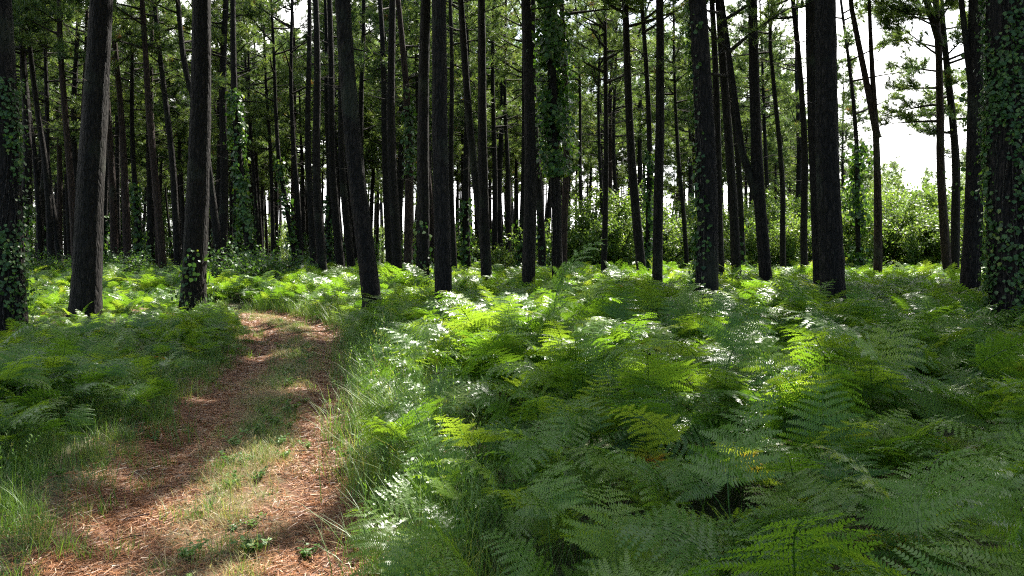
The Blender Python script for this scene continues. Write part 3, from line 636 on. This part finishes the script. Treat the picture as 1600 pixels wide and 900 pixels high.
for i, (px, d, k, s, lab) in enumerate([
 (795, 36, 2, .9, 'small dim shrub between the straight pine and the black-looking pine'),
 (858, 34, 2, 1.0, 'low shrub at the foot of the ivy-column pine'),
 (905, 33, 1, 1.05, 'pale sunlit shrub right of the ivy-column pine'),
 (955, 34, 3, .95, 'tall pale shrub behind the close pair of stems'),
 (990, 38, 0, 1.1, 'shrub seen past the slanting pine left of the green ivied stem'),
 (1045, 35, 1, 1.1, 'shrub filling the gap left of the widest middle pine'),
 (1085, 40, 3, 1.0, 'shrub rising behind the widest middle pine'),
 (1140, 36, 0, 1.0, 'shrub between the two pines slanting right'),
 (1175, 41, 3, .95, 'shrub behind the pine with a second low stem'),
 (1215, 35, 1, .95, 'shrub behind the bent thin pine'),
 (1245, 40, 3, 1.1, 'shrub just left of the thickest right-hand pine'),
 (1330, 36, 1, 1.1, 'shaded shrub under the pine clothed in dark ivy'),
 (1355, 42, 3, 1.2, 'shrub filling the gap between dark-ivy pine and the V-shaped pine'),
 (1400, 38, 0, 1.15, 'low yellow-green shrub right of the V-shaped pine'),
 (1440, 36, 1, 1.05, 'bright rounded shrub left of the group by the open sky'),
 (1470, 41, 3, 1.05, 'taller shrub behind the forked pine by the open sky'),
 (1545, 33, 3, 1.1, 'shrub between the left-leaning pine and the huge ivy trunk'),
 (1600, 36, 3, 1.1, 'shrub hidden mostly behind the huge ivy trunk'),
 (1380, 47, 3, 1.25, 'tall shrub far behind the V-shaped pine'),
 (1425, 46, 3, 1.3, 'tall rounded shrub standing behind the slender saplings'),
 (1505, 40, 1, 1.15, 'bright shrub seen between the two right-hand pine groups'),
 (1270, 44, 3, 1.15, 'shrub mostly hidden behind the thickest right-hand pine'),
 (925, 42, 3, 1.05, 'shrub behind the pale sunlit shrub right of the ivy column'),
 (1110, 44, 3, 1.1, 'shrub hidden mostly by the widest middle pine'),
 (690, 48, 3, .9, 'dim shrub far behind the cracked grey-barked pine'),
 (735, 46, 2, 1.2, 'dim low shrub far behind the slanting pine')]):
    place_shrub('shrub', SH[k], px, d, s * (1.12 + .3 * rs.rand()), lab, 'shrub', G1, rs.rand() * 6)
for (px, d, k, s, lab) in [(1385, 37, 0, .95, 'slender yellow-green sapling right beside the V-shaped pine'), (1418, 40, 0, 1.0, 'tallest slender sapling in the open gap before the sky'),
                           (1448, 37, 1, .9, 'shorter slender sapling left of the forked pine'), (1060, 39, 1, 1.0, 'sapling rising between a thin pine and the widest middle pine')]:
    place_shrub('sapling', SP[k], px, d, s, lab, 'sapling', 'slender saplings in the gap', rs.rand() * 6)
for (px, d, k, s, lab) in [(405, 24, 0, 1.25, 'leafy shrub at the foot of the ivy-wrapped pine by the bend'), (442, 27, 0, 1.0, 'leafy shrub in the gap just right of the bend'),
                           (165, 28, 0, 1.0, 'low dark shrub right of the thick flared pine'), (200, 27, 1, 1.3, 'low shrub with pale leaves behind the left bracken'),
                           (250, 26, 0, .8, 'low shrub left of the straight thick pine behind sunlit bracken'), (345, 25, 0, 1.0, 'shrub reaching out right of the straight thick pine'),
                           (60, 30, 0, 1.1, 'dark shrub in the shade behind the edge pine')]:
    place_shrub('bush', SD[k], px, d, s, lab, 'bush', 'low bushes at the back of the left bracken', rs.rand() * 6)

# far wood that reads as one mass
r = rng(71); mb = MB(); n = 52000; az = r.uniform(-1.0, .95, n); dd = r.uniform(98, 130, n)
px_ = 800 + np.tan(az) * FPX; wl = np.clip((430 - px_) / 60, 0, 1); wr = np.clip((px_ - 1130) / 60, 0, 1)
top = (5.0 + 12 * wl + 5.5 * wr) * (1 + .25 * sn(az * 30, az, 5, 3.)); kp = r.rand(n) < np.clip(.2 + wl + .4 * wr, 0, 1)
az, dd, top, wl = az[kp], dd[kp], top[kp], wl[kp]; n = len(az)
zz = r.rand(n) ** .8 * top; P = np.stack([np.sin(az) * dd, np.cos(az) * dd, zz], -1)
stamp(mb, TUFT_FAR[0][0], TUFT_FAR[0][1], P, frames(r.randn(n, 3) + [0, 0, .7], r), r.uniform(2, 4.0, n), np.clip(r.normal(.5, .2, n) - .3 * wl, 0, .95))
for k in range(480):
    a = r.uniform(-1.0, .95); d = r.uniform(97, 125)
    ppx = math.tan(a) * FPX + 800
    if 1340 < ppx < 1500 or (ppx > 850 and r.rand() < .5): continue
    x = math.sin(a) * d; y = math.cos(a) * d; h = r.uniform(10, 17); q = r.normal(0, .5)
    mb.add(*tube([[x, y, -.3], [x + q * .5, y, h / 2], [x + q, y, h]], [.2, .16, .05], 5))
tag(obj('treeline', mb.mesh('treeline', (M['needle'], M['bark']), attr=True)), 'far pale wood closing the view behind the pines', 'treeline', kind='stuff')

# ------------------------------------------------------------------ bracken, grasses: prototypes
def frond(seed, lod=0):
    r = rng(seed); hs = r.uniform(.38, .68); Lb = r.uniform(.42, .64); mb = MB()
    n = 26; s = np.linspace(0, 1, n); e0 = math.radians(r.uniform(78, 88)); e1 = math.radians(r.uniform(42, 70)); e2 = math.radians(r.uniform(-38, 12))
    # elevation angle of the axis along stalk then blade
    st = np.linspace(0, 1, 8); el_s = e0 + (e1 - e0) * st ** 2.2; el_b = e1 + (e2 - e1) * np.linspace(0, 1, n) ** .9
    P = [np.zeros(3)]
    for q in range(7): P.append(P[-1] + np.array([math.cos(el_s[q]), 0, math.sin(el_s[q])]) * hs / 7)
    B = [P[-1]]; curl = r.uniform(-.25, .25); ya = 0
    for q in range(n - 1):
        ya += curl / n; B.append(B[-1] + np.array([math.cos(el_b[q]) * math.cos(ya), math.cos(el_b[q]) * math.sin(ya), math.sin(el_b[q])]) * Lb / (n - 1))
    B = np.array(B); ax = np.concatenate([np.array(P), B[1::3]])
    mb.add(*tube(ax, np.linspace(.0045, .001, len(ax)), 3 if lod else 4))
    T = np.gradient(B, axis=0); T /= np.linalg.norm(T, axis=1)[:, None]; side = np.cross(T, [0, 0, 1.]); side /= np.linalg.norm(side, axis=1)[:, None]; up = np.cross(side, T)
    npin = 13 if lod == 0 else 13
    for k in range(npin):
        t = 1 - (1 - k / npin) ** .86 if k else 0; b = np.array([np.interp(t, s, B[:, i]) for i in range(3)]); q = int(t * (n - 1))
        for sg in (-1, 1):
            L = Lb * .5 * (1 - t) ** .82 * r.uniform(.88, 1.1) * (.9 if k == 0 else 1) + .012
            D = side[q] * sg + T[q] * (.32 + .25 * t) + up[q] * r.uniform(-.05, .2); D /= np.linalg.norm(D); U = up[q] + r.randn(3) * .2; U -= D * U.dot(D); U /= np.linalg.norm(U); Wd = np.cross(U, D)
            droop = r.uniform(.1, .35)
            if lod == 0:
                m = max(3, int(L / .0135)); u = (np.arange(m) + .6) / m
                c = b + D * (L * u)[:, None] - np.array([0, 0, 1]) * (droop * L * u ** 2)[:, None]
                Dt = D[None] - np.array([0, 0, 1]) * (2 * droop * u)[:, None]; Dt /= np.linalg.norm(Dt, axis=1)[:, None]
                l2 = (.115 * L * (1 - u) ** .7 * np.minimum(1, .6 + u * 3) + .0065); w2 = L / m * .42
                for s2 in (-1, 1):
                    d2 = Wd[None] * s2 + Dt * .42 + U[None] * r.uniform(-.25, .3, (m, 1)); d2 /= np.linalg.norm(d2, axis=1)[:, None]
                    ww = Dt * w2
                    V = np.stack([c - ww * .9, c + d2 * (l2 * .4)[:, None] - ww, c + d2 * (l2 * 1.12)[:, None] + ww * .3, c + d2 * (l2 * .4)[:, None] + ww * .9, c + ww * .85], 1)
                    F = np.arange(m)[:, None] * 5 + np.arange(5)[None]; mb.add(V.reshape(-1, 3), F)
                mb.add(np.array([b - U * 0 - Wd * .0012, b + Wd * .0012, c[-1]]), np.array([[0, 1, 2]]))
            else:
                m = 5; u = np.arange(m + 1) / m
                c = b + D * (L * u)[:, None] - np.array([0, 0, 1]) * (droop * L * u ** 2)[:, None]
                wd = (.1 * L + .004) * (1 - u) ** .7 * np.array([.5, 1, 1, 1, 1, .6])
                for q2 in range(m):        # saw-toothed pinna
                    for s2 in (-1, 1):
                        p0, p1 = c[q2], c[q2] * .35 + c[q2 + 1] * .65
                        mb.add(np.array([p0, p1, p1 + Wd * s2 * wd[q2] * 1.1 + D * .02 + U * r.uniform(-.2, .2) * wd[q2], p0 + Wd * s2 * wd[q2] * .9 + U * r.uniform(-.2, .2) * wd[q2]]), np.array([[0, 1, 2, 3]]))
    return mb.mesh('frond', M['fern'])

def tuft_grass(seed, n=38, h=.3, sp=.08, w=.004, mat='grass', lean=.5, seeds=0):
    r = rng(seed); mb = MB()
    for k in range(n):
        a = r.rand() * 6.283; l = h * r.uniform(.45, 1.15); p = np.array([r.randn() * sp, r.randn() * sp, 0]); ln = abs(r.normal(lean, .25)); d = np.array([math.cos(a), math.sin(a), 0])
        t = np.linspace(0, 1, 5)[:, None]; C = p + d * l * ln * t ** 1.9 + np.array([0, 0, l]) * (t - .28 * ln * t ** 2.2)
        sd = np.array([-d[1], d[0], 0]) * w / 2 * (1 - t ** 1.6 * .92); L_, R_ = C - sd, C + sd
        V = np.stack([L_, R_], 1).reshape(-1, 3); F = np.array([[2 * i, 2 * i + 1, 2 * i + 3, 2 * i + 2] for i in range(4)]); mb.add(V, F)
    for k in range(seeds):
        a = r.rand() * 6.283; l = h * r.uniform(1.2, 1.8); d = np.array([math.cos(a), math.sin(a), 0]) * r.uniform(.1, .45); t = np.linspace(0, 1, 6)[:, None]
        C = d * l * t ** 1.8 + np.array([0, 0, l]) * (t - .08 * t ** 2); mb.add(*tube(C, .0012 * (1 - .5 * t[:, 0]), 3))
        for q in range(12):
            s = r.uniform(.75, 1); b = np.array([np.interp(s, t[:, 0], C[:, i]) for i in range(3)]); e = r.randn(3) * .012 + [0, 0, .015]
            sd = np.cross(e, [0, 0, 1.]); sd = sd / (np.linalg.norm(sd) + 1e-6) * .003; mb.add(np.array([b, b + e * .5 + sd, b + e, b + e * .5 - sd]), np.array([[0, 1, 2, 3]]))
    return mb.mesh('tuft', M[mat])
def herb(seed):
    r = rng(seed); mb = MB()
    for k in range(9):
        a = r.rand() * 6.283; l = r.uniform(.08, .26); d = np.array([math.cos(a), math.sin(a), 0]) * r.uniform(.2, .8); t = np.linspace(0, 1, 5)[:, None]
        C = d * l * t + np.array([0, 0, l]) * (t - .3 * t ** 2); mb.add(*tube(C, [.002] * 5, 3))
        m = 14; s = r.uniform(.2, 1, m); b = np.stack([np.interp(s, t[:, 0], C[:, i]) for i in range(3)], -1)
        y = r.randn(m, 3); y[:, 2] = abs(y[:, 2]) * .3; y /= np.linalg.norm(y, axis=1)[:, None]; zc = np.tile([0, 0, 1.], (m, 1)) + r.randn(m, 3) * .3
        xc = np.cross(y, zc); xc /= np.linalg.norm(xc, axis=1)[:, None]; zc = np.cross(xc, y)
        stamp(mb, LV * [1.5, 1, 1], LF, b, np.stack([xc, y, zc], -1), r.uniform(.02, .05, m))
    return mb.mesh('herb', M['grass'])

def collection(name, meshes):
    c = bpy.data.collections.new(name)
    for i, m in enumerate(meshes):
        o = bpy.data.objects.new('%s_%02d' % (name, i), m); c.objects.link(o)
    return c
def scatter(name, coll, P, rot, scl, idx, label, cat):
    me = bpy.data.meshes.new(name); n = len(P); me.vertices.add(n); me.vertices.foreach_set('co', np.asarray(P, np.float32).ravel())
    for nm, v, ty in (('rot', rot, 'FLOAT_VECTOR'), ('scl', scl, 'FLOAT_VECTOR')):
        a = me.attributes.new(nm, ty, 'POINT'); a.data.foreach_set('vector', np.asarray(v, np.float32).ravel())
    a = me.attributes.new('idx', 'INT', 'POINT'); a.data.foreach_set('value', np.asarray(idx, np.int32))
    me.update(); o = obj(name, me); tag(o, label, cat, kind='stuff')
    g = bpy.data.node_groups.new(name, 'GeometryNodeTree')
    g.interface.new_socket('Geometry', in_out='INPUT', socket_type='NodeSocketGeometry'); g.interface.new_socket('Geometry', in_out='OUTPUT', socket_type='NodeSocketGeometry')
    gi = g.nodes.new('NodeGroupInput'); go = g.nodes.new('NodeGroupOutput'); ip = g.nodes.new('GeometryNodeInstanceOnPoints')
    ci = g.nodes.new('GeometryNodeCollectionInfo'); ci.inputs['Collection'].default_value = coll; ci.inputs['Separate Children'].default_value = True; ci.inputs['Reset Children'].default_value = True
    def na(n_, t):
        q = g.nodes.new('GeometryNodeInputNamedAttribute'); q.data_type = t; q.inputs['Name'].default_value = n_; return q.outputs[0]
    g.links.new(gi.outputs[0], ip.inputs['Points']); g.links.new(ci.outputs[0], ip.inputs['Instance']); ip.inputs['Pick Instance'].default_value = True
    g.links.new(na('idx', 'INT'), ip.inputs['Instance Index']); er = g.nodes.new('FunctionNodeEulerToRotation'); g.links.new(na('rot', 'FLOAT_VECTOR'), er.inputs[0]); g.links.new(er.outputs[0], ip.inputs['Rotation'])
    g.links.new(na('scl', 'FLOAT_VECTOR'), ip.inputs['Scale']); g.links.new(ip.outputs[0], go.inputs[0])
    md = o.modifiers.new('scatter', 'NODES'); md.node_group = g
    return o

FR = collection('bracken_frond', [frond(500 + i, 0) for i in range(12)] + [frond(540 + i, 1) for i in range(5)])
GRS = collection('grass_tuft', [tuft_grass(600 + i, 46, .24, .09, .005) for i in range(3)] + [tuft_grass(610 + i, 44, .46, .09, .0045, seeds=2) for i in range(3)] + [tuft_grass(620 + i, 50, .17, .11, .004, 'drygrass', .9, 1) for i in range(3)] + [herb(630), herb(631)])

# bracken positions
r = rng(88); n = 118000
Y = np.sqrt(r.rand(n)) * 44; X = (r.rand(n) * 2 - 1) * (Y * .78 + 3.5)
near_d = Y < 14
keepp = r.rand(n) < np.where(Y < 5, .85, np.where(Y < 14, .68, np.where(Y < 24, .42, .28)))
X = X[keepp]; Y = Y[keepp]
s, hw = path_coord(X, Y); e = np.abs(s) - hw
right = s > 0
# verge widths: grassy strip on both sides before the bracken begins
verge = np.where(right, np.interp(Y, [0, 3, 4, 6, 8, 12, 20], [.1, .05, .1, .35, .2, .1, .0]), np.interp(Y, [0, 4, 5.2, 6.2, 12, 20], [1.5, 1.1, .35, .05, .0, .0])) + .12 * sn(X, Y, 41, 2.5)
dc = np.sqrt(X ** 2 + Y ** 2)
ok = (e > verge) & (dc > 1.35) & (sn(X, Y, 42, 1.1) + r.rand(len(X)) * 1.6 > -.15)
for (tx, ty) in occupied[:len(TREES)]: ok &= ((X - tx) ** 2 + (Y - ty) ** 2) > .3 ** 2
X = X[ok]; Y = Y[ok]; e = (e - verge)[ok]; right = right[ok]; dc = dc[ok]; n = len(X)
sc = (1.0 + .17 * sn(X, Y, 43, 1.1) + r.normal(0, .13, n) + .2 * np.exp(-((X - .9) / 1.2) ** 2 - ((Y - 8.5) / 2) ** 2)) * np.interp(e, [0, .5, 1.2], [.62, .85, 1.0]) * np.where(right, 1.0, np.interp(Y, [0, 16], [.85, .72]))
for (lx, ly, rx, ry, am) in [(-8.9, 12.6, 1.6, 2.2, .5), (-6.9, 14.2, 1.2, 2.0, .5), (-8.0, 9.3, 1.5, 1.8, .45), (6.9, 8.6, 1.1, 1.3, .5), (-1.2, 12.4, .6, .9, .2), (8.9, 13.6, .9, 1.2, .3)]:
    sc *= 1 - am * np.exp(-((X - lx) / rx) ** 2 - ((Y - ly) / ry) ** 2)     # lower growth in front of these trunks
sc *= np.where(right & (Y < 4.5), .88, 1) * np.interp(dc, [1.3, 2.6], [.7, 1.0])
idx = np.where(Y < 13, r.randint(0, 12, n), 12 + r.randint(0, 5, n))
# fronds lean towards the light and away from each other
rz = r.rand(n) * 6.283
rot = np.stack([r.normal(0, .26, n), r.normal(0, .26, n), rz], -1); scl = np.stack([sc, sc, sc * r.uniform(.9, 1.12, n)], -1)
P = np.stack([X, Y, gz(X, Y) - .02], -1)
for m_, nm, lab in ((right, 'bracken', 'dense green bracken filling the ground right of the track'), (~right, 'bracken', 'lower green bracken bank left of the track')):
    scatter(nm, FR, P[m_], rot[m_], scl[m_], idx[m_], lab, 'bracken')
print('FRONDS', n)

# grasses
r = rng(99); n = 34000
t = r.randint(0, 330, n); off = r.uniform(-3.0, 2.1, n)
X = CL[t, 0] + CN[t, 0] * off; Y = CL[t, 1] + CN[t, 1] * off + r.uniform(-.1, .1, n)
s, hw = path_coord(X, Y); u = s / hw; e = np.abs(s) - hw
pm = np.exp(-((u - .05) / .27) ** 2) * np.clip(.62 + .5 * sn(X, Y, 51, 1.8), 0, 1) * np.interp(Y, [3, 5, 8], [.75, .85, 1.0])
pr = np.exp(-((e - .32) / .3) ** 2) * (s > 0) * np.interp(Y, [2, 4, 5.5, 9, 13], [.12, .25, .62, .6, .3])
pl = np.exp(-((e - .55) / .5) ** 2) * (s < 0) * .3
pe = .15 * np.exp(-(e / .15) ** 2)
pk = r.rand(n); on = (pk < np.maximum.reduce([pm, pr, pl, pe])) & (Y > -2) & (np.hypot(X, Y) > .9)
X, Y, u, e, s = X[on], Y[on], u[on], e[on], s[on]; n = len(X)
mid = np.abs(u) < .62
idx = np.where(mid, np.where(r.rand(n) < .72, 6 + r.randint(0, 3, n), r.randint(0, 3, n)), np.where(r.rand(n) < np.where(s > 0, .72, .3), 3 + r.randint(0, 3, n), np.where(r.rand(n) < .2, 6 + r.randint(0, 3, n), r.randint(0, 3, n))))
idx = np.where(r.rand(n) < .06, 9 + r.randint(0, 2, n), idx)
sc = r.uniform(.5, 1.2, n) * np.where(mid, .6, np.where(s > 0, 1.0, .75))
scl = np.stack([sc, sc, sc], -1); rot = np.stack([r.normal(0, .1, n), r.normal(0, .1, n), r.rand(n) * 6.283], -1)
P = np.stack([X, Y, gz(X, Y)], -1)
for m_, lab in ((mid, 'short dry and green grass along the middle of the track'), (~mid & (s > 0), 'tall bright grass along the right verge of the track'), (~mid & (s <= 0), 'yellowish grass along the left verge of the track')):
    scatter('grass', GRS, P[m_], rot[m_], scl[m_], idx[m_], lab, 'grass')

# fallen needles on the track
r = rng(123); n = 150000; t = np.clip((r.rand(n) ** 1.5 * 260).astype(int) + 60, 0, 330); off = np.clip(np.where(r.rand(n) < .75, r.choice([-.62, .62], n) + r.normal(0, .26, n), r.normal(0, .6, n)), -1.5, 1.5)
X = CL[t, 0] + CN[t, 0] * off * CW[t] / 2 + r.uniform(-.08, .08, n); Y = CL[t, 1] + CN[t, 1] * off * CW[t] / 2 + r.uniform(-.15, .15, n)
kp = (Y > 2.2) & (sn(X, Y, 55, 2.2) + r.randn(n) * .4 > -.95); X, Y = X[kp], Y[kp]; n = len(X)
Z = gz(X, Y) + .014 + np.abs(r.normal(0, .006, n)); a = r.rand(n) * 6.283; L_ = r.uniform(.04, .14, n); w = .0009 + .00018 * Y
D = np.stack([np.cos(a), np.sin(a), r.normal(0, .12, n)], -1); sd = np.stack([-np.sin(a), np.cos(a), r.normal(0, .5, n)], -1) * w[:, None]; C = np.stack([X, Y, Z], -1)
bend = np.stack([-np.sin(a), np.cos(a), r.uniform(0, .3, n)], -1) * (r.normal(0, .12, n) * L_)[:, None]
V = np.stack([C - D * L_[:, None] / 2 - sd, C - D * L_[:, None] / 2 + sd, C + bend + sd, C + D * L_[:, None] / 2, C + bend - sd], 1)
F = (np.arange(n) * 5)[:, None] + np.arange(5)[None]
lm_ = MB(); lm_.add(V.reshape(-1, 3), F, np.clip(r.normal(.5, .25, n), 0, 1))
for k in range(170):                                   # broken twigs among the needles
    t_ = r.randint(100, 260); o_ = r.uniform(-1, 1) * CW[t_] / 2; x, y = CL[t_] + CN[t_] * o_; a = r.rand() * 6.283; l = r.uniform(.05, .3); z = float(gz(np.array([x]), np.array([y]))[0]) + .02
    q = np.linspace(-.5, .5, 4)[:, None]; C_ = np.array([x, y, z]) + np.array([math.cos(a), math.sin(a), 0]) * l * q + r.randn(4, 3) * [.008, .008, .003]
    vv, ff = tube(C_, [.004, .0045, .004, .002], 4); lm_.add(vv, ff, np.full(len(ff), r.uniform(0, .15)))
tag(obj('pine_needles', lm_.mesh('pine_needles', M['litter'], attr=True)), 'rust coloured fallen pine needles strewn over the track', 'needles', kind='stuff')
